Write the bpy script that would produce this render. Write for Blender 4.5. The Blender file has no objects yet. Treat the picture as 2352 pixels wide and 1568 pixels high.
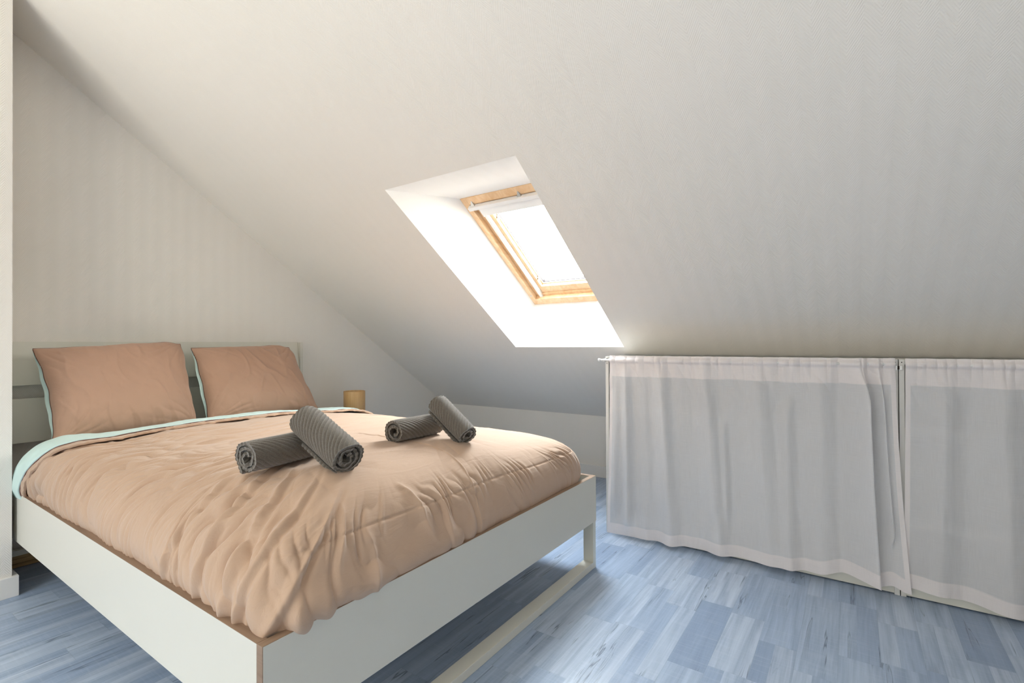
import bpy, bmesh, math, random
import numpy as np
from mathutils import Vector, Matrix

random.seed(7)
rng = np.random.RandomState(11)
sc = bpy.context.scene
COL = sc.collection
PI = math.pi

# ------------------------------------------------------------------ measures (metres)
W = 1.6187; LB = 2.31; H1 = .4337; H0 = .2206         # bed width, length, rail top and bottom
XK = 3.1054; ZK = .484; SL = .599                      # knee wall, its height, slope of the roof
CS, SN = math.cos(SL), math.sin(SL)
XS = 2.08; ZS = .988; Y1 = -2.158; YM = -3.478         # shelf front, height, ends
CEIL = 2.98
XC = XK - (CEIL - ZK) / math.tan(SL)                   # where slope meets flat ceiling
XL = -2.7; YB = -5.6

# ------------------------------------------------------------------ noise
_perm = rng.permutation(256); _perm = np.concatenate([_perm, _perm, _perm])
_ga = rng.rand(256) * 2 * PI
def perlin(x, y):
    x = np.asarray(x, float); y = np.asarray(y, float)
    xi = np.floor(x).astype(int); yi = np.floor(y).astype(int)
    xf = x - xi; yf = y - yi
    u = xf**3 * (xf * (xf * 6 - 15) + 10); v = yf**3 * (yf * (yf * 6 - 15) + 10)
    def g(ix, iy, fx, fy):
        h = _perm[_perm[ix & 255] + (iy & 255)]
        a = _ga[h]
        return np.cos(a) * fx + np.sin(a) * fy
    n00 = g(xi, yi, xf, yf); n10 = g(xi + 1, yi, xf - 1, yf)
    n01 = g(xi, yi + 1, xf, yf - 1); n11 = g(xi + 1, yi + 1, xf - 1, yf - 1)
    return ((n00 * (1 - u) + n10 * u) * (1 - v) + (n01 * (1 - u) + n11 * u) * v) * 1.4
def fbm(x, y, o=3):
    r = 0; a = 1
    for k in range(o):
        r = r + a * perlin(x * 2**k + 13.1 * k, y * 2**k + 7.7 * k); a *= .5
    return r
def sstep(a, b, x):
    t = np.clip((np.asarray(x, float) - a) / (b - a), 0, 1)
    return t * t * (3 - 2 * t)

# ------------------------------------------------------------------ object helpers
def tag(o, label=None, cat=None, group=None, kind=None):
    if label: o['label'] = label
    if cat: o['category'] = cat
    if group: o['group'] = group
    if kind: o['kind'] = kind
    return o
def empty(name, loc=(0, 0, 0), parent=None):
    o = bpy.data.objects.new(name, None); COL.objects.link(o)
    o.location = loc; o.empty_display_size = .1
    if parent: o.parent = parent
    return o
def link(name, me, mat, parent=None):
    o = bpy.data.objects.new(name, me); COL.objects.link(o)
    if mat: me.materials.append(mat)
    if parent:
        o.parent = parent
        # world coordinates are baked in the mesh: undo the parents' offsets
        off = Vector((0, 0, 0)); p = parent
        while p: off += p.location; p = p.parent
        o.location = -off
    return o
def from_bm(name, bm, mat, parent=None, smooth=False):
    me = bpy.data.meshes.new(name); bmesh.ops.recalc_face_normals(bm, faces=bm.faces)
    bm.to_mesh(me); bm.free()
    if smooth:
        for p in me.polygons: p.use_smooth = True
    return link(name, me, mat, parent)
def add_box(bm, lo, hi, bev=0.0, seg=2, M=None):
    b = bmesh.new()
    bmesh.ops.create_cube(b, size=1)
    c = [(lo[i] + hi[i]) / 2 for i in range(3)]; s = [abs(hi[i] - lo[i]) for i in range(3)]
    for v in b.verts: v.co = Vector((v.co.x * s[0] + c[0], v.co.y * s[1] + c[1], v.co.z * s[2] + c[2]))
    if bev > 0: bmesh.ops.bevel(b, geom=list(b.edges), offset=bev, segments=seg, profile=.7, affect='EDGES')
    if M is not None: b.transform(M)
    t = bpy.data.meshes.new('t'); b.to_mesh(t); b.free(); bm.from_mesh(t); bpy.data.meshes.remove(t)
def box(name, lo, hi, mat, parent=None, bev=0.0015, M=None):
    bm = bmesh.new(); add_box(bm, lo, hi, bev, M=M); return from_bm(name, bm, mat, parent)
def add_cyl(bm, p0, p1, r, n=24, r2=None):
    p0 = Vector(p0); p1 = Vector(p1); d = p1 - p0
    M = Matrix.Translation((p0 + p1) / 2) @ d.to_track_quat('Z', 'Y').to_matrix().to_4x4()
    bmesh.ops.create_cone(bm, cap_ends=True, segments=n, radius1=r, radius2=r if r2 is None else r2, depth=d.length, matrix=M)
def grid_mesh(name, P, mat, parent=None, closed_u=False, closed_v=False, attrs=None, smooth=True, uv=None):
    """P: (nu, nv, 3)"""
    nu, nv = P.shape[:2]
    I = np.arange(nu * nv).reshape(nu, nv)
    A = I if not closed_u else np.vstack([I, I[:1]])
    A = A if not closed_v else np.hstack([A, A[:, :1]])
    F = np.stack([A[:-1, :-1], A[1:, :-1], A[1:, 1:], A[:-1, 1:]], -1).reshape(-1, 4)
    me = bpy.data.meshes.new(name)
    me.vertices.add(nu * nv); me.vertices.foreach_set('co', P.reshape(-1).astype(np.float32))
    me.loops.add(F.size); me.loops.foreach_set('vertex_index', F.reshape(-1).astype(np.int32))
    me.polygons.add(len(F)); me.polygons.foreach_set('loop_start', (np.arange(len(F)) * 4).astype(np.int32))
    me.update(calc_edges=True)
    if smooth: me.polygons.foreach_set('use_smooth', np.ones(len(F), bool))
    for k, a in (attrs or {}).items():
        at = me.attributes.new(k, 'FLOAT', 'POINT'); at.data.foreach_set('value', a.reshape(-1).astype(np.float32))
    if uv is not None:
        l = me.uv_layers.new(name='UVMap'); l.data.foreach_set('uv', uv.reshape(-1, 2)[F.reshape(-1)].reshape(-1).astype(np.float32))
    return link(name, me, mat, parent)

# ------------------------------------------------------------------ material helpers
class NT:
    def __init__(s, name):
        s.m = bpy.data.materials.new(name); s.m.use_nodes = True
        s.t = s.m.node_tree; s.t.nodes.clear()
        s.out = s.n('ShaderNodeOutputMaterial')
    def n(s, typ, **kw):
        x = s.t.nodes.new(typ)
        for k, v in kw.items(): setattr(x, k, v)
        return x
    def put(s, sock, v):
        if isinstance(v, bpy.types.NodeSocket): s.t.links.new(v, sock)
        else: sock.default_value = v
    def math(s, op, a, b=0.0, c=None):
        x = s.n('ShaderNodeMath', operation=op); s.put(x.inputs[0], a); s.put(x.inputs[1], b)
        if c is not None: s.put(x.inputs[2], c)
        return x.outputs[0]
    def mix(s, f, a, b):
        x = s.n('ShaderNodeMix', data_type='RGBA'); s.put(x.inputs[0], f); s.put(x.inputs[6], a); s.put(x.inputs[7], b)
        return x.outputs[2]
    def noise(s, vec, scale, detail=2, rough=.5, dist=0):
        x = s.n('ShaderNodeTexNoise'); s.put(x.inputs['Vector'], vec); x.inputs['Scale'].default_value = scale
        x.inputs['Detail'].default_value = detail; x.inputs['Roughness'].default_value = rough; x.inputs['Distortion'].default_value = dist
        return x.outputs['Fac']
    def obj(s): return s.n('ShaderNodeTexCoord').outputs['Object']
    def uv(s): return s.n('ShaderNodeTexCoord').outputs['UV']
    def xyz(s, v):
        x = s.n('ShaderNodeSeparateXYZ'); s.put(x.inputs[0], v); return x.outputs
    def comb(s, a, b, c=0.0):
        x = s.n('ShaderNodeCombineXYZ'); s.put(x.inputs[0], a); s.put(x.inputs[1], b); s.put(x.inputs[2], c); return x.outputs[0]
    def scalev(s, v, sc3):
        x = s.n('ShaderNodeVectorMath', operation='MULTIPLY'); s.put(x.inputs[0], v); x.inputs[1].default_value = sc3; return x.outputs[0]
    def ramp(s, f, stops):
        x = s.n('ShaderNodeValToRGB'); s.put(x.inputs[0], f); e = x.color_ramp.elements
        e[0].position = stops[0][0]; e[0].color = stops[0][1]
        e[1].position = stops[-1][0]; e[1].color = stops[-1][1]
        for p, c in stops[1:-1]:
            q = e.new(p); q.color = c
        return x.outputs[0]
    def mr(s, f, a, b, c=0., d=1.):
        x = s.n('ShaderNodeMapRange'); s.put(x.inputs[0], f)
        for i, v in enumerate((a, b, c, d)): x.inputs[i + 1].default_value = v
        return x.outputs[0]
    def bump(s, h, strength=.5, dist=.001, normal=None):
        x = s.n('ShaderNodeBump'); s.put(x.inputs['Height'], h); x.inputs['Strength'].default_value = strength
        x.inputs['Distance'].default_value = dist
        if normal is not None: s.put(x.inputs['Normal'], normal)
        return x.outputs[0]
    def bsdf(s, col, rough=.5, normal=None, **kw):
        x = s.n('ShaderNodeBsdfPrincipled'); s.put(x.inputs['Base Color'], col); s.put(x.inputs['Roughness'], rough)
        if normal is not None: s.put(x.inputs['Normal'], normal)
        for k, v in kw.items(): s.put(x.inputs[k], v)
        return x.outputs[0]
    def done(s, sh): s.t.links.new(sh, s.out.inputs[0]); return s.m
def rgb(r, g, b): return (r, g, b, 1)

def paint(name, col, rough=.45, spec=.5, grain=0.0):
    t = NT(name); o = t.obj()
    n = t.noise(o, 7, 3); c = t.mix(t.mr(n, .3, .7, 0, .12), rgb(*col), rgb(*[v * .93 for v in col]))
    nb = t.bump(t.noise(o, 900, 1), .08 + grain, .0004)
    return t.done(t.bsdf(c, rough, nb, **{'Specular IOR Level': spec}))

def wallpaper(name, col):
    """painted herringbone relief paper; UV in metres, U across the rolls, V along them"""
    t = NT(name); u = t.xyz(t.uv())
    a = t.math('ADD', u[0], t.math('MULTIPLY', t.math('SUBTRACT', t.noise(t.uv(), 1.3, 1), .5), .01))
    per = .077
    tri = t.math('ABSOLUTE', t.math('SUBTRACT', t.math('FRACT', t.math('DIVIDE', a, per)), .5))   # 0..0.5
    ph = t.math('ADD', u[1], t.math('MULTIPLY', tri, per * 1.55))
    st = t.math('SINE', t.math('MULTIPLY', ph, 2 * PI / .0108))
    n = t.noise(t.uv(), 240, 2)
    h = t.math('ADD', t.math('MULTIPLY', st, .5), t.math('MULTIPLY', n, .8))
    seam = t.math('LESS_THAN', t.math('ABSOLUTE', t.math('SUBTRACT', t.math('FRACT', t.math('DIVIDE', u[0], .98)), .5)), .0007)
    h = t.math('SUBTRACT', h, t.math('MULTIPLY', seam, 1.2))
    nb = t.bump(h, .32, .0011)
    c = t.mix(t.mr(t.noise(t.uv(), 1.1, 2), .35, .65), rgb(*col), rgb(*[v * .975 for v in col]))
    return t.done(t.bsdf(c, .62, nb, **{'Specular IOR Level': .35}))

def floor_mat():
    t = NT('blue_grey_laminate'); p = t.xyz(t.obj()); x, y = p[0], p[1]
    rw = .118
    fy = t.math('DIVIDE', t.math('ADD', y, 10.0), rw)
    row = t.math('FLOOR', fy); ry = t.math('FRACT', fy)
    wn = t.n('ShaderNodeTexWhiteNoise', noise_dimensions='1D'); t.put(wn.inputs['W'], row)
    off = t.math('ADD', t.math('MULTIPLY', row, .088), t.math('MULTIPLY', wn.outputs[0], .16))
    L = .80
    fx = t.math('DIVIDE', t.math('ADD', t.math('ADD', x, 20.0), off), L)
    idx = t.math('FLOOR', fx); rx = t.math('FRACT', fx)
    w2 = t.n('ShaderNodeTexWhiteNoise', noise_dimensions='2D'); t.put(w2.inputs['Vector'], t.comb(row, idx))
    split = t.math('ADD', t.math('MULTIPLY', w2.outputs[0], .5), .30)
    side = t.math('GREATER_THAN', rx, split)
    # thin second cut across the strip in some boards
    w3 = t.n('ShaderNodeTexWhiteNoise', noise_dimensions='3D'); t.put(w3.inputs['Vector'], t.comb(row, idx, t.math('ADD', side, 3.0)))
    half = t.math('MULTIPLY', t.math('GREATER_THAN', ry, .56), t.math('GREATER_THAN', w3.outputs[0], .45))
    w4 = t.n('ShaderNodeTexWhiteNoise', noise_dimensions='3D')
    t.put(w4.inputs['Vector'], t.comb(row, idx, t.math('ADD', t.math('MULTIPLY', side, 7.0), t.math('MULTIPLY', half, 3.3))))
    v = w4.outputs[0]
    # grain coordinates, another place of the noise for every strip
    gx = t.math('ADD', x, t.math('MULTIPLY', v, 37.0)); gy = t.math('ADD', y, t.math('MULTIPLY', v, 91.0))
    g = t.noise(t.comb(t.math('MULTIPLY', gx, 1.6), t.math('MULTIPLY', gy, 26)), 1.0, 4, .6, .6)
    g2 = t.noise(t.comb(t.math('MULTIPLY', gx, 5), t.math('MULTIPLY', gy, 150)), 1.0, 3, .6, .2)
    base = t.ramp(v, [(0, rgb(.27, .355, .50)), (.2, rgb(.36, .455, .61)), (.5, rgb(.42, .515, .655)), (1, rgb(.49, .575, .70))])
    c = t.mix(t.mr(g, .40, .66, 0, .62), base, rgb(.20, .27, .40))
    c = t.mix(t.mr(g2, .35, .75, 0, .28), c, rgb(.20, .27, .38))
    # sawn cross marks
    cm = t.noise(t.comb(t.math('MULTIPLY', gx, 130), t.math('MULTIPLY', gy, 6)), 1.0, 2, .5)
    c = t.mix(t.mr(cm, .5, .8, 0, .14), c, rgb(.66, .72, .80))
    # spalting: long dark contour lines with wobble
    s = t.noise(t.comb(t.math('MULTIPLY', gx, 1.5), t.math('MULTIPLY', gy, 26)), 1.0, 3, .55, .30)
    ln = t.math('ABSOLUTE', t.math('SUBTRACT', s, .60))
    line = t.mr(ln, .0, .016, 1, 0)
    gate = t.mr(t.noise(t.comb(t.math('MULTIPLY', gx, 2.2), t.math('MULTIPLY', gy, 7)), 1.0, 1), .48, .58)
    c = t.mix(t.math('MULTIPLY', t.math('MULTIPLY', line, gate), .9), c, rgb(.10, .135, .20))
    inn = t.math('MULTIPLY', t.mr(s, .60, .68, 0, .40), gate)
    c = t.mix(inn, c, rgb(.20, .25, .34))
    # joints
    ej = t.math('LESS_THAN', t.math('MINIMUM', ry, t.math('SUBTRACT', 1.0, ry)), .008)
    ee = t.math('LESS_THAN', t.math('MINIMUM', rx, t.math('ABSOLUTE', t.math('SUBTRACT', rx, split))), .0018)
    j = t.math('MAXIMUM', ej, ee)
    c = t.mix(t.math('MULTIPLY', j, .16), c, rgb(.13, .17, .24))
    nb = t.bump(t.math('SUBTRACT', t.math('MULTIPLY', g2, .5), j), .25, .0005)
    r = t.mr(g2, .3, .7, .30, .42)
    return t.done(t.bsdf(c, r, nb, **{'Specular IOR Level': .5}))

def fabric(name, col, rough=.85, weave=1500, fine=.25, col2=None, sheen=.2, wrinkle=0.0):
    t = NT(name); o = t.obj()
    c2 = col2 or tuple(v * .93 for v in col)
    c = t.mix(t.mr(t.noise(o, 5, 3), .35, .65), rgb(*col), rgb(*c2))
    h = t.noise(o, weave, 2)
    nb = t.bump(h, fine, .0003)
    if wrinkle:
        nb = t.bump(t.noise(t.scalev(o, (1, 1, 1)), 26, 5, .62, .8), wrinkle, .006, nb)
    return t.done(t.bsdf(c, rough, nb, **{'Sheen Weight': sheen, 'Sheen Roughness': .5, 'Specular IOR Level': .2}))

def duvet_mat():
    t = NT('peach_beige_cotton'); o = t.obj()
    c = t.mix(t.mr(t.noise(o, 3, 3), .35, .65), rgb(.530, .372, .270), rgb(.510, .355, .256))
    nb = t.bump(t.noise(o, 1700, 2), .18, .0003)
    # iron creases running along the width
    nb = t.bump(t.noise(t.scalev(o, (6, 34, 20)), 1.0, 4, .6, .9), .45, .006, nb)
    return t.done(t.bsdf(c, .78, nb, **{'Sheen Weight': .25, 'Sheen Roughness': .45, 'Specular IOR Level': .25}))

def towel_mat():
    t = NT('grey_brown_terry'); o = t.obj()
    n = t.noise(o, 420, 3, .7)
    c = t.mix(t.mr(n, .3, .7), rgb(.085, .072, .058), rgb(.185, .162, .136))
    nb = t.bump(n, .9, .0012)
    return t.done(t.bsdf(c, .95, nb, **{'Sheen Weight': .55, 'Sheen Roughness': .5, 'Specular IOR Level': .1}))

def wood(name, ca, cb, axis='X', sc_=1.0, rough=.5, knots=False):
    t = NT(name); o = t.obj()
    s = {'X': (2, 38, 38), 'Y': (38, 2, 38), 'Z': (38, 38, 2)}[axis]
    v = t.scalev(o, tuple(k * sc_ for k in s))
    g = t.noise(v, 1.0, 4, .6, .7)
    c = t.mix(t.mr(g, .3, .7), rgb(*ca), rgb(*cb))
    nb = t.bump(g, .15, .0006)
    return t.done(t.bsdf(c, rough, nb))

def curtain_mat():
    t = NT('sheer_white_voile'); at = t.n('ShaderNodeAttribute', attribute_name='hem')
    hem = at.outputs['Fac']; o = t.obj(); p = t.xyz(o)
    warp = t.noise(t.comb(t.math('MULTIPLY', p[1], 900), t.math('MULTIPLY', p[2], 14)), 1.0, 2)
    weft = t.noise(t.comb(t.math('MULTIPLY', p[1], 14), t.math('MULTIPLY', p[2], 900)), 1.0, 2)
    wv = t.math('MULTIPLY', t.math('ADD', warp, weft), .5)
    col = t.mix(hem, rgb(.855, .855, .88), rgb(.90, .855, .86))
    nb = t.bump(wv, .15, .0004)
    d = t.bsdf(col, .8, nb, **{'Specular IOR Level': .15})
    tr = t.n('ShaderNodeBsdfTranslucent'); t.put(tr.inputs[0], col); t.put(tr.inputs['Normal'], nb)
    m1 = t.n('ShaderNodeMixShader'); m1.inputs[0].default_value = .22
    t.t.links.new(d, m1.inputs[1]); t.t.links.new(tr.outputs[0], m1.inputs[2])
    tp = t.n('ShaderNodeBsdfTransparent')
    fac = t.math('SUBTRACT', t.math('ADD', .21, t.mr(wv, .35, .65, -.04, .04)), t.math('MULTIPLY', hem, .19))
    m2 = t.n('ShaderNodeMixShader'); t.put(m2.inputs[0], fac)
    t.t.links.new(m1.outputs[0], m2.inputs[1]); t.t.links.new(tp.outputs[0], m2.inputs[2])
    return t.done(m2.outputs[0])

def glass_mat():
    t = NT('window_glass'); tp = t.n('ShaderNodeBsdfTransparent'); tp.inputs[0].default_value = rgb(.96, .98, .98)
    gl = t.n('ShaderNodeBsdfGlossy'); gl.inputs['Roughness'].default_value = .02
    m = t.n('ShaderNodeMixShader'); m.inputs[0].default_value = .05
    t.t.links.new(tp.outputs[0], m.inputs[1]); t.t.links.new(gl.outputs[0], m.inputs[2])
    return t.done(m.outputs[0])

def metal(name, col, rough=.3):
    t = NT(name); nb = t.bump(t.noise(t.obj(), 300, 1), .05, .0003)
    return t.done(t.bsdf(rgb(*col), rough, nb, Metallic=1.0))

M_WALL = wallpaper('herringbone_wallpaper', (.80, .772, .73))
M_REV = wallpaper('glare_white_lining', (.93, .93, .925))  # white lining, lightened beyond the wallpaper to stand in for blown-out daylight
M_FLAT = paint('white_ceiling_paint', (.80, .78, .75), .7)
M_FLOOR = floor_mat()
M_BB = paint('white_skirting_paint', (.80, .79, .77), .4)
M_LAC = paint('cream_white_lacquer', (.675, .657, .59), .38)
M_STEEL = paint('cream_white_steel', (.72, .71, .64), .35)
M_EDGE = wood('brown_oak_edge', (.235, .150, .098), (.32, .215, .145), 'X', 1.6, .5)
M_EDGEY = wood('brown_oak_edge_long', (.22, .145, .098), (.31, .21, .145), 'Y', 1.6, .5)
M_PINE = wood('varnished_pine', (.82, .60, .38), (.70, .44, .23), 'X', .8, .35)
M_PINEB = wood('raw_pine_board', (.62, .43, .20), (.38, .235, .09), 'X', 1.2, .6)
M_VEN = wood('bamboo_veneer', (.66, .43, .20), (.55, .33, .14), 'Z', 2.2, .4)
M_DUV = duvet_mat()
M_MINT = fabric('mint_cotton', (.60, .79, .765), .8)
M_PIL = fabric('rose_beige_cotton', (.485, .305, .22), .82, wrinkle=.25)
M_PIPE = fabric('plum_brown_stitching', (.16, .075, .06), .8)
M_SHEET = fabric('white_cotton', (.75, .75, .73), .85)
M_TOWEL = towel_mat()
M_CURT = curtain_mat()
M_WP = paint('white_plastic', (.80, .80, .80), .35)
M_SHELF = paint('white_shelf_board', (.72, .71, .68), .45)
M_GLASS = glass_mat()
M_GASK = paint('dark_rubber', (.04, .03, .03), .6)
M_CHROME = metal('steel_fitting', (.6, .6, .6), .3)
M_DARK = paint('dark_hole', (.03, .02, .015), .8)

# ================================================================== ROOM
def slope_pt(u, y, off):
    return Vector((XK - u * CS + off * SN, y, ZK + u * SN + off * CS))
def poly_obj(name, quads, mat, uvs=None, kind='structure'):
    """quads: list of 4-point lists; uvs the same with 2-tuples (metres)"""
    bm = bmesh.new(); uvl = bm.loops.layers.uv.new('UVMap')
    for q, w in zip(quads, uvs):
        f = bm.faces.new([bm.verts.new(Vector(p)) for p in q])
        for l, t in zip(f.loops, w): l[uvl].uv = t
    me = bpy.data.meshes.new(name); bm.to_mesh(me); bm.free()
    o = link(name, me, mat); tag(o, kind=kind); return o
def slab(lo, hi, uvax):
    """six quads of a box with uv metres"""
    x0, y0, z0 = lo; x1, y1, z1 = hi
    Q = [[(x0, y0, z0), (x0, y1, z0), (x0, y1, z1), (x0, y0, z1)], [(x1, y0, z0), (x1, y0, z1), (x1, y1, z1), (x1, y1, z0)],
         [(x0, y0, z0), (x0, y0, z1), (x1, y0, z1), (x1, y0, z0)], [(x0, y1, z0), (x1, y1, z0), (x1, y1, z1), (x0, y1, z1)],
         [(x0, y0, z0), (x1, y0, z0), (x1, y1, z0), (x0, y1, z0)], [(x0, y0, z1), (x0, y1, z1), (x1, y1, z1), (x1, y0, z1)]]
    ax = [(1, 2), (1, 2), (0, 2), (0, 2), (0, 1), (0, 1)]
    return Q, [[(p[a], p[b]) for p in q] for q, (a, b) in zip(Q, ax)]
def wallbox(name, boxes, mat=M_WALL):
    Q = []; U = []
    for lo, hi in boxes:
        q, u = slab(lo, hi, None); Q += q; U += u
    return poly_obj(name, Q, mat, U)

wallbox('floor', [((XL - .1, YB - .1, -.1), (XK + .1, .1, 0))], M_FLOOR)
T = .12
# head wall follows the roof line: a gable polygon extruded
def gable(name, y0, y1):
    prof = [(XL - T, 0), (XK + T, 0), (XK + T, ZK - T * math.tan(SL)), (XC, CEIL), (XL - T, CEIL)]
    Q = [[(x, y0, z) for x, z in prof], [(x, y1, z) for x, z in reversed(prof)]]
    U = [[(p[0], p[2]) for p in q] for q in Q]
    n = len(prof)
    for i in range(n):
        a, b = prof[i], prof[(i + 1) % n]
        q = [(a[0], y0, a[1]), (a[0], y1, a[1]), (b[0], y1, b[1]), (b[0], y0, b[1])]
        Q.append(q); U.append([(p[1], p[0]) for p in q])
    return poly_obj(name, Q, M_WALL, U)
gable('wall_head', .001, T)
# wall behind the camera with an opening for an added fill window
WX0, WX1, WZ0, WZ1 = -1.9, -1.3, 1.2, 2.15
wallbox('wall_back', [((XL - T, YB - T, 0), (WX0, YB, CEIL)), ((WX1, YB - T, 0), (XK + T, YB, CEIL)),
                      ((WX0, YB - T, 0), (WX1, YB, WZ0)), ((WX0, YB - T, WZ1), (WX1, YB, CEIL))])
# left wall with an opening for the other added fill window
VY0, VY1, VZ0, VZ1 = -3.1, -.9, .7, 2.35
wallbox('wall_left', [((XL - T, VY1, 0), (XL, .1, CEIL)), ((XL - T, YB, 0), (XL, VY0, CEIL)),
                      ((XL - T, VY0, 0), (XL, VY1, VZ0)), ((XL - T, VY0, VZ1), (XL, VY1, CEIL))])
wallbox('wall_knee', [((XK, YB - T, 0), (XK + T, .05, ZK + .06))])
# boxed-in wall beside the bed
YW = -.371; XW = -.0165
wallbox('wall_alcove', [((XL, YW, 0), (XW, 0, CEIL))])
bb = bmesh.new()
add_box(bb, (XL, YW - .016, 0), (XW + .019, YW, .0855), .002); add_box(bb, (XW, YW, 0), (XW + .019, -.001, .0855), .002)
tag(from_bm('baseboard_alcove', bb, M_BB), kind='structure')
tag(box('baseboard_knee', (XK - .014, YB, 0), (XK, 0, .090), M_BB, bev=.003), kind='structure')
bm = bmesh.new()
for z0, z1 in ((.002, .020), (.022, .043), (.045, .066)): add_box(bm, (XW + .021, -.022, z0), (XK - .016, -.001, z1), .0015)
add_box(bm, (XW + .021, -.016, .001), (XK - .016, -.002, .064), 0)
tag(from_bm('baseboard_head', bm, M_PINEB), kind='structure')
# skirting on the unseen sides
tag(box('baseboard_left', (XL, YB, 0), (XL + .014, YW, .0855), M_BB), kind='structure')
tag(box('baseboard_back', (XL, YB, 0), (XK, YB + .014, .0855), M_BB), kind='structure')

# sloped ceiling with the roof-window shaft, and the flat ceiling
U0, U1 = .985, 2.392; YA, YC = -1.398, -2.185            # opening in the room surface
u0, u1, ya, yc, OFF = 1.075, 2.039, -1.497, -2.115, .30  # window frame
UT = (XK - XC) / CS
def sq(pts): return [tuple(slope_pt(*p)) for p in pts]
Q = []; Uv = []
def addq(pts, uvp=None):
    Q.append(sq(pts)); Uv.append(uvp or [(p[1], p[0]) for p in pts])
ye, yn = .001, YB
ulo = -T / CS; 
for o_ in (0.0, .36):
    a0, a1, b0, b1 = (U0, U1, YA, YC) if o_ == 0 else (u0, u1, ya, yc)
    us = 0 if o_ == 0 else -.25
    addq([(us, yn, o_), (a0, yn, o_), (a0, ye, o_), (us, ye, o_)])
    addq([(a1, yn, o_), (UT, yn, o_), (UT, ye, o_), (a1, ye, o_)])
    addq([(a0, yn, o_), (a1, yn, o_), (a1, b1, o_), (a0, b1, o_)])
    addq([(a0, b0, o_), (a1, b0, o_), (a1, ye, o_), (a0, ye, o_)])
Q_c, Uv_c = Q, Uv; Q, Uv = [], []
def rev(p, q):
    (pu, py), (qu, qy) = p, q
    m = {(U0, YA): (u0, ya), (U1, YA): (u1, ya), (U0, YC): (u0, yc), (U1, YC): (u1, yc)}
    for (s0, s1, of0, of1) in ((p, q, 0.0, OFF),):
        a, b = m[p], m[q]
        addq([(p[0], p[1], 0), (q[0], q[1], 0), (b[0], b[1], OFF), (a[0], a[1], OFF)], [(p[0] + p[1], 0), (q[0] + q[1], 0), (q[0] + q[1], .3), (p[0] + p[1], .3)])
        addq([(a[0], a[1], OFF), (b[0], b[1], OFF), (b[0], b[1], .36), (a[0], a[1], .36)], [(0, 0), (1, 0), (1, .06), (0, .06)])
rev((U0, YA), (U1, YA)); rev((U1, YA), (U1, YC)); rev((U1, YC), (U0, YC)); rev((U0, YC), (U0, YA))
poly_obj('trim_1', Q, M_REV, Uv)        # the white lining of the roof-window shaft, daylight glare in its colour
Q, Uv = Q_c, Uv_c
# flat ceiling
q, u = slab((XL - T, YB - T, CEIL), (XC, T, CEIL + .12), None); Q += q; Uv += u
# closing strip over the flat slab edge
poly_obj('ceiling', Q, M_WALL, Uv)

# ---- roof window (local frame: X = y world, Y = u up the slope, Z = off outwards)
MW = Matrix(((0, -CS, SN, XK), (1, 0, 0, 0), (0, SN, CS, ZK), (0, 0, 0, 1)))
win = empty('window_1', tuple(slope_pt(u0, (ya + yc) / 2, OFF))); tag(win, kind='structure')
def wbox(name, y0, y1, a0, a1, o0, o1, mat, parent=win, bev=.002):
    return box(name, (min(y0, y1), min(a0, a1), min(o0, o1)), (max(y0, y1), max(a0, a1), max(o0, o1)), mat, parent, bev, MW)
def ring(name, y0, y1, a0, a1, w, o0, o1, mat, parent=win, wb=None, wt=None):
    """rectangular frame, y0 near ya (far end), y1 near yc"""
    wb = wb or w; wt = wt or w
    bm = bmesh.new()
    for lo, hi in (((y1, a0, o0), (y1 + w, a1, o1)), ((y0 - w, a0, o0), (y0, a1, o1)),
                   ((y1 + w, a0, o0), (y0 - w, a0 + wb, o1)), ((y1 + w, a1 - wt, o0), (y0 - w, a1, o1))):
        add_box(bm, lo, hi, .002, M=MW)
    return from_bm(name, bm, mat, parent)
fr = ring('outer_frame', ya, yc, u0, u1, .035, OFF - .004, OFF + .08, M_PINE, wb=.055, wt=.05)
ring('frame_rebate', ya - .035, yc + .035, u0 + .055, u1 - .05, .022, OFF + .028, OFF + .08, M_PINE, fr)
sa = ring('sash', ya - .057, yc + .057, u0 + .077, u1 - .072, .052, OFF + .036, OFF + .085, M_PINE, wb=.060, wt=.07)
gl_y0, gl_y1, gl_a0, gl_a1 = ya - .109, yc + .109, u0 + .137, u1 - .142
ring('glazing_bead', gl_y0, gl_y1, gl_a0, gl_a1, .010, OFF + .060, OFF + .088, M_WP, sa)
ring('gasket', gl_y0 - .010, gl_y1 + .010, gl_a0 + .010, gl_a1 - .010, .003, OFF + .066, OFF + .088, M_GASK, sa)
wbox('glass_pane', gl_y0, gl_y1, gl_a0, gl_a1, OFF + .080, OFF + .084, M_GLASS, sa, 0)
rl = wbox('blind_side_rail', ya - .066, ya - .086, u0 + .055, u1 - .115, OFF + .012, OFF + .040, M_WP)
wbox('blind_side_rail', yc + .066, yc + .086, u0 + .055, u1 - .115, OFF + .012, OFF + .040, M_WP)
wbox('blind_cassette', ya - .070, yc + .070, u1 - .150, u1 - .088, OFF + .000, OFF + .045, M_WP, bev=.005)
wbox('cassette_end_cap', ya - .0685, ya - .0745, u1 - .155, u1 - .092, OFF + .002, OFF + .040, M_BB)
vb = wbox('ventilation_bar', ya - .030, yc + .030, u1 - .078, u1 - .054, OFF - .030, OFF + .000, M_WP, bev=.005)
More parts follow.
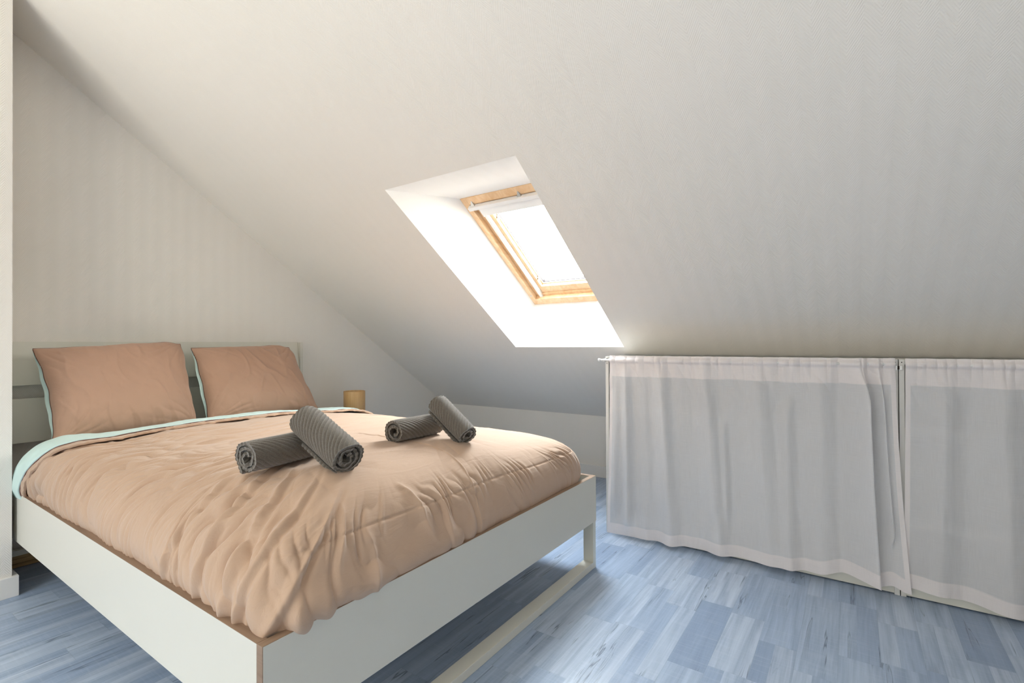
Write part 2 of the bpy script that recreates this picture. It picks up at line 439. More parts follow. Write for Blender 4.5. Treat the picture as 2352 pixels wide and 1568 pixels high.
for yy in (ya - .062, -1.873):
    bm = bmesh.new()
    for s in (-1, 1):
        vs = [bm.verts.new(MW @ Vector(p)) for p in ((yy + s * .016, u1 - .060, OFF - .012), (yy + s * .004, u1 - .030, OFF - .002), (yy - s * .004, u1 - .030, OFF - .002), (yy + s * .008, u1 - .060, OFF - .012))]
        bm.faces.new(vs)
    for s in (0,):
        pts = [(yy - .016, u1 - .062, OFF - .022), (yy + .016, u1 - .062, OFF - .022), (yy + .003, u1 - .028, OFF - .004), (yy - .003, u1 - .028, OFF - .004)]
        b2 = [(p[0], p[1], p[2] + .014) for p in pts]
        A = [bm.verts.new(MW @ Vector(p)) for p in pts]; B = [bm.verts.new(MW @ Vector(p)) for p in b2]
        bm.faces.new(A); bm.faces.new(B[::-1])
        for i in range(4): bm.faces.new([A[i], A[(i + 1) % 4], B[(i + 1) % 4], B[i]])
    from_bm('bracket', bm, M_CHROME, vb)
# two cord clips on the left rail and the screw in the frame
for a in (u1 - .215, u0 + .20):
    bm = bmesh.new()
    add_box(bm, (ya - .119, a - .014, OFF + .046), (ya - .111, a + .014, OFF + .060), .002, M=MW)
    add_cyl(bm, MW @ Vector((ya - .116, a, OFF + .052)), MW @ Vector((ya - .116, a, OFF + .034)), .006, 14)
    from_bm('clip', bm, M_CHROME, sa)
bm = bmesh.new(); add_cyl(bm, MW @ Vector((ya - .0178, u0 + .095, OFF - .0045)), MW @ Vector((ya - .0178, u0 + .095, OFF - .0065)), .0065, 20)
from_bm('screw_cap', bm, M_CHROME, fr)

# ---- two plain unseen windows behind the camera, added to bring in fill daylight
def added_window(name, c, wdir, w, h, depth_dir):
    o = empty(name, c); tag(o, kind='structure')
    c = Vector(c); a = Vector(wdir); d = Vector(depth_dir)
    bm = bmesh.new()
    def bx(u_0, u_1, v_0, v_1):
        p = c + a * u_0 + Vector((0, 0, v_0)) - d * .03; q = c + a * u_1 + Vector((0, 0, v_1)) + d * .03
        add_box(bm, [min(p[i], q[i]) for i in range(3)], [max(p[i], q[i]) for i in range(3)], .003)
    f = .06
    bx(-w / 2, -w / 2 + f, 0, h); bx(w / 2 - f, w / 2, 0, h); bx(-w / 2 + f, w / 2 - f, 0, f); bx(-w / 2 + f, w / 2 - f, h - f, h); bx(-f / 2, f / 2, f, h - f)
    from_bm('added_window_frame', bm, M_WP, o)
    bm = bmesh.new()
    for u_0, u_1 in ((-w / 2 + f, -f / 2), (f / 2, w / 2 - f)):
        p = c + a * u_0 + Vector((0, 0, f)) - d * .003; q = c + a * u_1 + Vector((0, 0, h - f)) + d * .003
        add_box(bm, [min(p[i], q[i]) for i in range(3)], [max(p[i], q[i]) for i in range(3)], 0)
    from_bm('glass_pane', bm, M_GLASS, o)
added_window('added_window_2', ((WX0 + WX1) / 2, YB - T / 2, WZ0), (1, 0, 0), WX1 - WX0, WZ1 - WZ0, (0, 1, 0))
added_window('added_window_3', (XL - T / 2, (VY0 + VY1) / 2, VZ0), (0, 1, 0), VY1 - VY0, VZ1 - VZ0, (1, 0, 0))

# ================================================================== BED
bed = tag(empty('bed', (W / 2, -LB / 2, 0)), 'white double bed frame with brown edges and slatted headboard under the duvet', 'bed')
TF = .0235
TB = .0015
def panel(name, lo, hi, mat, parent, edges):
    o = box(name, lo, hi, mat, parent, bev=.0008)
    for (a, b, m) in edges: box('edge_band', a, b, m, o, bev=.0002)
    return o
YF = -LB; YR = -.30
# side rails: white faces, brown oak top edge
for x0, x1 in ((0, TF), (W - TF, W)):
    panel('side_rail', (x0, YF + TF, H0), (x1, YR + .24, H1 - .0012), M_LAC, bed, [((x0, YF + TF, H1 - .0012), (x1, YR + .24, H1), M_EDGEY)])
panel('footboard', (.0016, YF, H0), (W - .0016, YF + TF - .0006, H1 - .0012), M_LAC, bed,
      [((0, YF + .0006, H1 - .0012), (W, YF + TF - .0006, H1), M_EDGE), ((0, YF + .0006, H0), (.0016, YF + TF - .0006, H1 - .0012), M_EDGEY),
       ((W - .0016, YF + .0006, H0), (W, YF + TF - .0006, H1 - .0012), M_EDGEY)])
# foot leg loop and head leg loop
def loop(y0, y1, zt):
    for x0, x1 in ((.0, .026), (W - .026, W)):
        box('leg', (x0, y0, .0), (x1, y1, zt), M_STEEL, bed, bev=.0015)
    box('floor_bar', (.026, y0, .001), (W - .026, y1, .031), M_STEEL, bed, bev=.0015)
loop(YF + .003, YF + .055, H0)
# headboard: tilted boards between upright posts
TILT = .113
def hy(z): return -.1063 + (z - .37) * math.tan(TILT)
XH = 1.5188; XH0 = .012
def hboard(z0, z1, name='headboard_panel'):
    bm = bmesh.new(); t = .020
    pts = []
    for x in (XH0, XH - (0)):
        for z, dy in ((z0, 0), (z1, 0), (z1, t), (z0, t)):
            pts.append(bm.verts.new((x + (0.0 if x < 1 else 0), hy(z) + dy * math.cos(TILT), z - dy * math.sin(TILT))))
    for f in ((0, 1, 2, 3), (7, 6, 5, 4), (0, 4, 5, 1), (1, 5, 6, 2), (2, 6, 7, 3), (3, 7, 4, 0)): bm.faces.new([pts[i] for i in f])
    bmesh.ops.bevel(bm, geom=list(bm.edges), offset=.0012, segments=2, affect='EDGES')
    return from_bm(name, bm, M_LAC, bed)
hboard(.8726, 1.0817); hboard(.6024, .8097); hboard(.26, .4477)
box('headboard_post', (XH + .001, -.058, .0), (XH + .022, -.012, 1.079), M_LAC, bed, bev=.002)
box('headboard_post', (XH0 - .024, -.058, .0), (XH0 - .002, -.012, 1.079), M_LAC, bed, bev=.002)
box('floor_bar', (XH0, -.057, .068), (XH, -.028, .094), M_STEEL, bed, bev=.002)
# slatted base
for k in range(12):
    y = -.35 - k * .165
    box('bed_slat', (TF + .001, y - .035, .300), (W - TF - .001, y + .035, .318), M_PINE, bed)
mt = bmesh.new(); add_box(mt, (TF + .035, YF + TF + .035, .319), (W - TF - .035, -.32, .520), .06, 5)
tag(from_bm('mattress', mt, M_SHEET, None, True), 'white mattress lying inside the bed frame beneath the beige duvet', 'mattress')

# ================================================================== DUVET
BX0, BX1, BY0, BY1 = .016, W - .012, -LB + .020, -.30
rc = {'fl': .10, 'fr': .16, 'hr': .10, 'hl': .06}
def boundary(n):
    segs = []
    def line(a, b):
        segs.append((np.linalg.norm(np.subtract(b, a)), lambda t, a=a, b=b: (np.array(a)[None] * (1 - t[:, None]) + np.array(b)[None] * t[:, None])))
    def arc(c, r, a0, a1):
        segs.append((abs(a1 - a0) * r, lambda t, c=c, r=r: np.stack([c[0] + r * np.cos(a0 + (a1 - a0) * t), c[1] + r * np.sin(a0 + (a1 - a0) * t)], 1)))
    xm = (BX0 + BX1) / 2
    line((xm, BY1), (BX0 + rc['hl'], BY1)); arc((BX0 + rc['hl'], BY1 - rc['hl']), rc['hl'], PI / 2, PI)
    line((BX0, BY1 - rc['hl']), (BX0, BY0 + rc['fl'])); arc((BX0 + rc['fl'], BY0 + rc['fl']), rc['fl'], PI, 1.5 * PI)
    line((BX0 + rc['fl'], BY0), (BX1 - rc['fr'], BY0)); arc((BX1 - rc['fr'], BY0 + rc['fr']), rc['fr'], 1.5 * PI, 2 * PI)
    line((BX1, BY0 + rc['fr']), (BX1, BY1 - rc['hr'])); arc((BX1 - rc['hr'], BY1 - rc['hr']), rc['hr'], 0, .5 * PI)
    line((BX1 - rc['hr'], BY1), (xm, BY1))
    Ls = np.array([s[0] for s in segs]); cum = np.concatenate([[0], np.cumsum(Ls)])
    S = np.linspace(0, cum[-1], n, endpoint=False); P = np.zeros((n, 2))
    for i, (l, f) in enumerate(segs):
        m = (S >= cum[i]) & (S < cum[i + 1])
        if m.any(): P[m] = f((S[m] - cum[i]) / l)
    return S, P, cum
NB = 2600
S, B, CUM = boundary(NB)
HX = (BX1 - BX0) / 2; CX = (BX0 + BX1) / 2
Mm = np.stack([np.full(NB, CX), np.clip(B[:, 1], BY0 + HX, BY1 - HX)], 1)
prof = np.array([(.045, .392), (.018, .405), (.002, .43), (-.006, .46), (-.004, .495), (.008, .53), (.028, .562), (.060, .594), (.105, .624),
                 (.17, .652), (.26, .674), (.38, .689), (.55, .698), (HX, .702)])
def smooth_curve(P, n):
    d = np.concatenate([[0], np.cumsum(np.linalg.norm(np.diff(P, axis=0), axis=1))])
    t = np.linspace(0, d[-1], 600); q = np.stack([np.interp(t, d, P[:, k]) for k in range(2)], 1)
    ker = np.hanning(41); ker /= ker.sum()
    qp = np.pad(q, ((20, 20), (0, 0)), mode='reflect', reflect_type='odd')
    q = np.stack([np.convolve(qp[:, k], ker, 'valid') for k in range(2)], 1)
    tt = np.linspace(0, 1, n) ** 1.25 * t[-1]
    return tt, np.stack([np.interp(tt, t, q[:, k]) for k in range(2)], 1)
NA = 250
Aarc, PR = smooth_curve(prof, NA)
A2 = Aarc[None, :]; S2 = S[:, None]
frac = PR[:, 0] / HX
X = B[:, 0:1] + (Mm[:, 0:1] - B[:, 0:1]) * frac[None]
hd = (B - Mm); hd = hd[:, 1] / (np.linalg.norm(hd, axis=1) + 1e-9)
hwt = sstep(.35, .72, np.abs(hd))[:, None] * .40                       # the head end is blunter than the sides
fy_ = frac[None] * (1 - hwt * (1 - sstep(0, .45, frac[None])))
Y = B[:, 1:2] + (Mm[:, 1:2] - B[:, 1:2]) * fy_
Z = np.repeat(PR[None, :, 1], NB, 0).copy()
# gentle large-scale unevenness: lower to the right and the foot, hollows
topm = sstep(.12, .5, A2)
def topshape(X, Y):
    return (-.020 * sstep(.9, 1.5, X) + .010 * perlin(X * 2.3 + 3, Y * 2.1) - .024 * sstep(-1.15, -.5, Y)
            - .004 * np.exp(-(((X - .34) / .20) ** 2 + ((Y + 1.95) / .10) ** 2)) - .003 * np.exp(-(((X - .82) / .14) ** 2 + ((Y + 2.02) / .10) ** 2)))
Z += topshape(X, Y) * topm
P = np.stack([X, Y, Z], -1)
def normals(P):
    du = np.roll(P, -1, 0) - np.roll(P, 1, 0)
    dv = np.gradient(P, axis=1)
    n = np.cross(dv, du); n /= (np.linalg.norm(n, axis=-1, keepdims=True) + 1e-9)
    return n
N = normals(P)
if N[NB // 4, NA // 2, 2] < 0: N = -N
kk = 9
def blur_u(a, k):
    r = np.zeros_like(a)
    for i in range(-k, k + 1): r += np.roll(a, i, 0)
    return r / (2 * k + 1)
kb_ = sstep(.80, .97, frac)[None, :, None] * np.ones((NB, 1, 1))      # straight up along the ridge where the rings meet
N = np.nan_to_num(N) * (1 - kb_) + np.array([0, 0, 1.0]) * kb_
N = blur_u(N, 14); N /= np.maximum(np.linalg.norm(N, axis=-1, keepdims=True), 1e-6)
sL0, sL1 = CUM[1], CUM[4]                     # left side with both corners
sF0, sF1 = CUM[3], CUM[6]
sR0, sR1 = CUM[6], CUM[8]
leftm = sstep(sL0 - .05, sL0 + .1, S2) * (1 - sstep(sL1 - .15, sL1 + .05, S2))
footm = sstep(sF0, sF0 + .12, S2) * (1 - sstep(sF1 - .1, sF1 + .02, S2))
rightm = sstep(sR0 - .1, sR0 + .1, S2) * (1 - sstep(sR1, sR1 + .1, S2))
cornm = np.exp(-((S2 - (CUM[3] + CUM[4]) / 2) / .17) ** 2)
def ridges(s, lam, warp, seed):
    ph = PI * (s / lam + warp)
    return np.abs(np.sin(ph)) ** .75
# left side: gathered folds climbing from the rail and drifting towards the foot
w1 = 2.4 * perlin(S2 * 3.3 + 2, A2 * 1.6) + .55 * perlin(S2 * 13, A2 * 5 + 9)
slant = A2 * (.18 + .45 * sstep(.15, .5, A2))
amp = (.15 + .95 * (perlin(S2 * 5.5 + 40, A2 * 2.5) * 1.3 + .45).clip(0, 1.3)) * (.75 + .5 * sstep(0, .16, A2))
fade = (1 - sstep(.20, .58 + .22 * perlin(S2 * 3.3, A2 * 0 + 5), A2))
f1 = (ridges(S2 - slant + .03 * perlin(S2 * 9, A2 * 9), .085, w1, 1) - .6) * .0185 * amp * fade * (.45 + .55 * sstep(.02, .14, A2))
f2 = (ridges(S2 - slant * 1.2, .029, w1 * 1.7 + 3, 2) - .6) * .0085 * (perlin(S2 * 9, A2 * 4) * .9 + .5).clip(0, 1) * (1 - sstep(.16, .46, A2))
f2 = f2 + (ridges(S2 - slant * 1.5, .017, w1 * 2.1 + 1, 2) - .6) * .0038 * (perlin(S2 * 7 + 4, A2 * 6) * 1.2 + .2).clip(0, 1) * sstep(.08, .2, A2) * (1 - sstep(.3, .6, A2))
f3 = (ridges(S2 - slant * 1.6 + .03, .13, w1 * .7 + 8, 2) - .6) * .008 * (1 - sstep(.35, .8, A2)) * sstep(.1, .3, A2)
D = leftm * (f1 + f2 + f3) * (1 - .45 * cornm)
# foot side: small puckers around the stitched seam and short tucks at the rail
w2 = 1.2 * perlin(S2 * 5 + 20, A2 * 3) + .5 * perlin(S2 * 17, A2 * 6)
g1 = (ridges(S2 + .25 * A2, .115, w2, 3) - .6) * .0095 * (perlin(S2 * 4, A2 * 2 + 3) + .55).clip(0, 1.2) * (1 - sstep(.16, .36, A2))
puck = np.exp(-((A2 - (.205 + .02 * perlin(S2 * 3, S2 * 0))) / .055) ** 2)
g2 = (ridges(S2 + .5 * A2, .036, w2 * 1.8, 4) - .6) * .0115 * puck * (perlin(S2 * 6 + 3, A2 * 5) + .5).clip(0, 1.1)
seam = -.0030 * np.exp(-((A2 - .215) / .0035) ** 2)
D += footm * (g1 + g2 + seam)
# the overhang leans over the footboard towards its left end
D += footm * .020 * (1 - sstep(.45, 1.15, X)) * np.exp(-((A2 - .085) / .05) ** 2)
# two long pulled creases slanting over the foot edge
for s0_, a0_, s1_, a1_, h_ in ((CUM[4] + .30, .30, CUM[4] + .42, .12, .011), (CUM[4] + .43, .25, CUM[4] + .50, .07, .009), (CUM[4] + .16, .20, CUM[4] + .20, .05, .010), (CUM[4] + .06, .30, CUM[4] + .09, .12, .008)):
    tt0 = ((A2 - a0_) / (a1_ - a0_)).clip(-.2, 1.2); sc_ = s0_ + (s1_ - s0_) * tt0 + .012 * np.sin(tt0 * 5)
    D += h_ * np.exp(-np.abs((S2 - sc_) / .013) ** 1.4) * sstep(-.15, .2, tt0) * (1 - sstep(.75, 1.15, tt0))
# big tucks at the near-left corner
c1 = (ridges(S2 + .35 * A2, .085, w2 * .6 + .3, 5) - .5) * .019 * (1 - sstep(.05, .30, A2)) 
D += cornm * (c1 * .7 + .003 * perlin(S2 * 18, A2 * 14))
for s0_, a0_, s1_, a1_, h_, w_ in ((CUM[3] - .10, .02, CUM[3] + .02, .50, .010, .016), (CUM[3] - .03, .02, CUM[3] + .10, .42, .012, .013), (CUM[3] + .05, .03, CUM[4] + .05, .34, .011, .014),
                              (CUM[3] - .22, .02, CUM[3] - .10, .55, .009, .014), (CUM[3] - .40, .03, CUM[3] - .26, .5, .008, .012)):
    tt0 = ((A2 - a0_) / (a1_ - a0_)).clip(-.2, 1.2); sc_ = s0_ + (s1_ - s0_) * tt0 ** 1 + .010 * np.sin(tt0 * 4 + s0_ * 30)
    dd_ = (S2 - sc_) / w_
    D += h_ * (np.exp(-np.abs(dd_) ** 1.4) - .7 * np.exp(-((dd_ - 1.6) / .8) ** 2)) * sstep(-.15, .15, tt0) * (1 - sstep(.6, 1.15, tt0))
D += cornm * .012 * np.exp(-((A2 - .08) / .06) ** 2) * sstep(CUM[3] - .02, CUM[4], S2) - .010 * cornm * (1 - sstep(CUM[3] - .05, CUM[4], S2))
D += rightm * (ridges(S2, .08, w1, 6) - .6) * .009 * (1 - sstep(.2, .5, A2))
# bulge variation of the overhang
D += .006 * perlin(S2 * 3.3 + 11, A2 * 0 + 2) * (1 - sstep(.1, .3, A2))
D *= 1 - sstep(.70, .93, frac[None])          # nothing that depends on the side it comes from reaches the ridge
# top: long flat creases
dirx = X + .25 * Y
top_m = sstep(.28, .6, A2)
cre = 1 - np.abs(perlin(X * 1.9 + Y * .6 + 5, Y * 11 + .8 * perlin(X * 3, Y * 3))) * 3.2
cre = cre.clip(0, 1) ** 2
region = np.exp(-(((X - .35) / .50) ** 2 + ((Y + 1.15) / .50) ** 2))
D += top_m * region * cre * .0090
cre2 = (1 - np.abs(perlin(X * 2.2 - Y * 1.4 + 25, Y * 8 + X * 2.0 + 6)) * 3.4).clip(0, 1) ** 2
D += top_m * cre2 * .0030
D += top_m * .0030 * perlin(X * 7, Y * 12)
# stitched fold line running to the foot
xl = .745 + .10 * sstep(-2.25, -1.9, Y) * 0 + .06 * (1 - sstep(-2.25, -1.75, Y)) * 0
D += .0032 * np.exp(-((X - xl) / .0035) ** 2) * (Y < -1.55) * (Y > -LB - .1) * sstep(-1.55, -1.7, Y)
D *= sstep(0, .03, A2) * .85 + .15
# full shoulder of the duvet near the pillows
D += .052 * np.exp(-((A2 - .265) / .105) ** 2) * leftm * sstep(-1.5, -.6, Y) * (1 - .8 * sstep(-.58, -.40, Y))
# radiating folds around the towels
for tx, ty, rr in ((.30, -1.98, .16), (.82, -2.02, .13)):
    dx, dy = X - tx, Y - ty; r_ = np.hypot(dx, dy); th = np.arctan2(dy, dx)
    D += .0035 * np.exp(-((r_ - rr) / .09) ** 2) * (np.abs(np.sin(th * 4 + 2.0 * perlin(r_ * 4, th))) ** .6 - .6)
P = P + N * D[..., None]
# the duvet is a little fuller where the towels lie
for tx, ty, zz in ((.31, -2.02, .6945), (.81, -2.04, .6920)):
    r_ = np.hypot(P[..., 0] - tx, P[..., 1] - ty); up_ = P[..., 2] > .6; wt_ = sstep(.46, .70, P[..., 2])
    mz = np.percentile(P[..., 2][(r_ < .15) & up_], 45)
    P[..., 2] += (zz - mz) * np.exp(-(r_ / .33) ** 2) * wt_
for tx, ty, hh_, sg in ((.32, -2.13, .011, .12), (.87, -2.13, .020, .17), (.18, -1.93, .010, .09)):
    r_ = np.hypot(P[..., 0] - tx, P[..., 1] - ty)
    P[..., 2] += hh_ * np.exp(-(r_ / sg) ** 2) * sstep(.46, .66, P[..., 2])
duv = grid_mesh('duvet', P[:, ::1], M_DUV, None, closed_u=True)
tag(duv, 'rumpled peach beige duvet with mint underside spread over the bed', 'duvet')

# turned-back border: mint lining showing, plum stitching, ruffled beige hem
def cross_section(n):
    """x,z of the duvet across the bed away from head and foot, with outward normal"""
    lf = PR[(PR[:, 0] < .70)]
    rt = PR[(PR[:, 0] < .70)][::-1]
    pts = np.concatenate([np.stack([BX0 + lf[:, 0], lf[:, 1]], 1), np.stack([BX1 - rt[:, 0], rt[:, 1]], 1)])
    d = np.concatenate([[0], np.cumsum(np.linalg.norm(np.diff(pts, axis=0), axis=1))])
    t = np.linspace(0, d[-1], n)
    q = np.stack([np.interp(t, d, pts[:, k]) for k in range(2)], 1)
    g = np.gradient(q, axis=0); g /= np.linalg.norm(g, axis=1, keepdims=True)
    nr = np.stack([-g[:, 1], g[:, 0]], 1)
    return t, q, nr
def headdrop(y):
    """height factor of the duvet near its head end"""
    ins = np.clip((BY1 - y) / .66, -.02, HX)
    zz = np.interp(ins, PR[18:, 0], PR[18:, 1])
    return zz
def flap(name, y_start, y_end, lift, thick, mat, nu=620, nv=60, ruff=0.0, i0=0.0, seed=0, z_in=None):
    t, q, nr = cross_section(nu)
    tt = t / t[-1]
    ys = y_start(q[:, 0], tt); yE = y_end(q[:, 0], tt)
    # closed strip profile: top surface from start to end, round edge, back beneath
    v = np.linspace(0, 1, nv)
    rows = []
    for j, a in enumerate(v):
        if a < .62: f = a / .62; side = 1
        elif a < .70: f = 1; side = 1 - (a - .62) / .08 * 1.0
        else: f = 1 - (a - .70) / .30; side = 0
        y = ys + (yE - ys) * f
        zt = headdrop(y); drop = .702 - zt
        base_z = q[:, 1] + topshape(q[:, 0], y) * sstep(.1, .45, np.minimum(q[:, 0] - BX0, BX1 - q[:, 0]))
        k = np.clip((q[:, 1] - .392) / .31, 0, 1)
        z = base_z - drop * k
        h = lift + thick * side + .052 * np.exp(-((t - .265) / .105) ** 2) * sstep(-1.5, -.6, y)
        wv = ruff * (perlin(tt * 60 + seed, y * 30) + .5 * perlin(tt * 140 + seed, y * 40)) * sstep(.3, 1, f)
        small = .003 * perlin(tt * 22 + seed, y * 14 + 2) + .0012 * perlin(tt * 70, y * 30)
        h = h + (wv + small) * (1 if side > 0 else 0)
        if a < .62: h = h - (1 - sstep(0, .10, f)) * thick * 0
        rows.append(np.stack([q[:, 0] + nr[:, 0] * h, y, z + nr[:, 1] * h], 1))
    Pm = np.stack(rows, 1)
    return grid_mesh(name, Pm, mat, duv, closed_v=True)
def ystart(x, t): return -.345 + .035 * (1 - sstep(0, .15, t))
def yend(x, t): return -.745 - .03 * t + .012 * perlin(t * 9, t * 0) + .31 * (1 - sstep(.03, .17, t)) 
def yend2(x, t): return yend(x, t) - .045 - .02 * sstep(.3, .6, t) + .008 * perlin(t * 16 + 4, t * 0) + .006 * perlin(t * 50 + 4, t * 0)
flap('folded_hem', lambda x, t: yend(x, t) + .05, yend2, .004, .010, M_DUV, ruff=.005, seed=3)
flap('mint_lining', ystart, yend, .009, .012, M_MINT, seed=9)
# stitching cord along the lining's edge
t_, q_, n_ = cross_section(620)
tt_ = t_ / t_[-1]; ye_ = yend(q_[:, 0], tt_)
zt_ = q_[:, 1] + topshape(q_[:, 0], ye_) * sstep(.1, .45, np.minimum(q_[:, 0] - BX0, BX1 - q_[:, 0])) - (.702 - headdrop(ye_)) * np.clip((q_[:, 1] - .392) / .31, 0, 1)
hh = .0145 + .052 * np.exp(-((t_ - .265) / .105) ** 2) * sstep(-1.5, -.6, ye_) + .003 * perlin(tt_ * 22 + 9, ye_ * 14 + 2)
cen = np.stack([q_[:, 0] + n_[:, 0] * hh, ye_ - .0015, zt_ + n_[:, 1] * hh], 1)
def tube(name, C, r, mat, parent=None, n=8, closed=False):
    Tn = np.gradient(C, axis=0); Tn /= np.linalg.norm(Tn, axis=1, keepdims=True) + 1e-9
    up = np.array([0, 0, 1.0]) * np.ones_like(Tn); bad = np.abs(Tn[:, 2]) > .9; up[bad] = (0, 1, 0)
    a = np.cross(Tn, up); a /= np.linalg.norm(a, axis=1, keepdims=True); b = np.cross(Tn, a)
    th = np.linspace(0, 2 * PI, n, endpoint=False)
    Pm = C[:, None] + r * (np.cos(th)[None, :, None] * a[:, None] + np.sin(th)[None, :, None] * b[:, None])
    return grid_mesh(name, Pm, mat, parent, closed_u=closed, closed_v=True)
tube('stitching', cen, .0022, M_PIPE, duv)

# ================================================================== PILLOWS
def pillow(corners, label, thick, seed, pinchL, pinchR, pinchT, ears):
    TL, TR, BR, BL = [np.array(c, float) for c in corners]
    ctr = (TL + TR + BR + BL) / 4
    root = tag(empty('pillow', tuple(np.array([ctr[0], ctr[1], min(BL[2], BR[2])]))), label, 'pillow', 'pillows leaning on the headboard')
    nu, nv = 150, 110
    u = np.linspace(-1, 1, nu)[:, None] * np.ones((1, nv)); v = np.ones((nu, 1)) * np.linspace(-1, 1, nv)[None]
    ex = (TR - TL); ez = (TL - BL); nrm = np.cross(ex, ez); nrm /= np.linalg.norm(nrm)
    if nrm[1] > 0: nrm = -nrm
    def surf(side, th, pL, pR, pT, ns, shift=0.0):
        uu = u + np.where(u < 0, 1, -1) * (np.where(u < 0, pL, pR)) * np.abs(u) * (1 - v**2) ** 1.0
        tr = sstep(.72, 1, u) * sstep(.70, 1, v)
        uu = uu - .035 * tr + .030 * perlin(v * 2.2 + seed, v * 0 + 3) * (np.abs(u) ** 3)
        vv = v - np.sign(v) * pT * np.abs(v) * (1 - u**2) - .055 * tr + .026 * perlin(u * 2.6 + seed * 3, u * 0 + 1) * (np.abs(v) ** 3)
        s_ = (uu + 1) / 2; t_ = (vv + 1) / 2
        base = (BL[None, None] * ((1 - s_) * (1 - t_))[..., None] + BR * (s_ * (1 - t_))[..., None] + TL * ((1 - s_) * t_)[..., None] + TR * (s_ * t_)[..., None])
        e = ((1 - np.abs(u)**2.6).clip(0) * (1 - np.abs(v)**2.6).clip(0)) ** .52
        bul = th * e * (1 - .18 * v)
        edge = (np.maximum(np.abs(u), np.abs(v)))
        # wrinkles radiate from the corners and the bottom edge
        wr = 0
        for cu, cv, k in ((-1, 1, 9), (1, 1, 9), (-1, -1, 11), (1, -1, 10)):
            r = np.hypot(u - cu, v - cv); a = np.arctan2(v - cv, u - cu)
            wr = wr + .0042 * (np.abs(np.sin(a * k + 2 * perlin(r * 2 + ns, a * 2))) ** .6 - .6) * np.exp(-((r - .45) / .35) ** 2)
        wr = wr + .0050 * (np.abs(np.sin(u * 11 + 2.5 * perlin(u * 2 + ns, v))) ** .6 - .6) * sstep(-.2, -.85, v) * sstep(1, .93, edge)
        wr = wr + .0035 * fbm(u * 2.5 + ns, v * 2 + u * .8, 3)
        wr = wr + .0035 * (1 - np.abs(perlin(u * 3 + ns + .3 * v, v * 1.1)) * 3).clip(0, 1) ** 2
        bul = bul + 1.7 * wr * e ** .5
        return base + nrm * (side * bul + shift)[..., None]
    front = surf(1, thick, pinchL, pinchR, pinchT, seed)
    back_in = surf(1, .004, pinchL, pinchR, pinchT, seed, -.003)
    n0 = front.reshape(nu, nv, 3)
    # front cover: closed thin shell
    def shell(name, A, Bk, mat):
        loop_ = np.concatenate([A, Bk[:, ::-1]], 1)
        return grid_mesh(name, loop_, mat, root, closed_v=True)
    shell('front_cover', front, back_in, M_PIL)
    bk = surf(-1, thick * .55, pinchL - .055, pinchR - .01, pinchT + .012, seed + 5, -.004)
    bf = surf(-1, .000, pinchL - .055, pinchR - .01, pinchT + .012, seed + 5, -.0035)
    bk[..., :] = bk
    shell('back_cover', bf, bk, M_MINT)
    # seam piping around the front cover
    edge = np.concatenate([front[:, -1], front[-1, ::-1][1:], front[::-1, 0][1:], front[0, :][1:-1]])
    tube('piping', edge + nrm * -.001, .0021, M_PIPE, root, closed=True)
    return root
pillow([(.092, -.145, 1.045), (.722, -.145, 1.085), (.730, -.315, .625), (.125, -.315, .61)], 'left beige pillow with mint back leaning on headboard, nearest the wall edge', .105, 3, .085, .02, .006, 0)
pillow([(.772, -.145, 1.045), (1.385, -.145, 1.058), (1.490, -.315, .625), (.79, -.315, .61)], 'right beige pillow leaning on headboard, on the side of the wooden lamp', .100, 21, .055, .04, .0, 0)

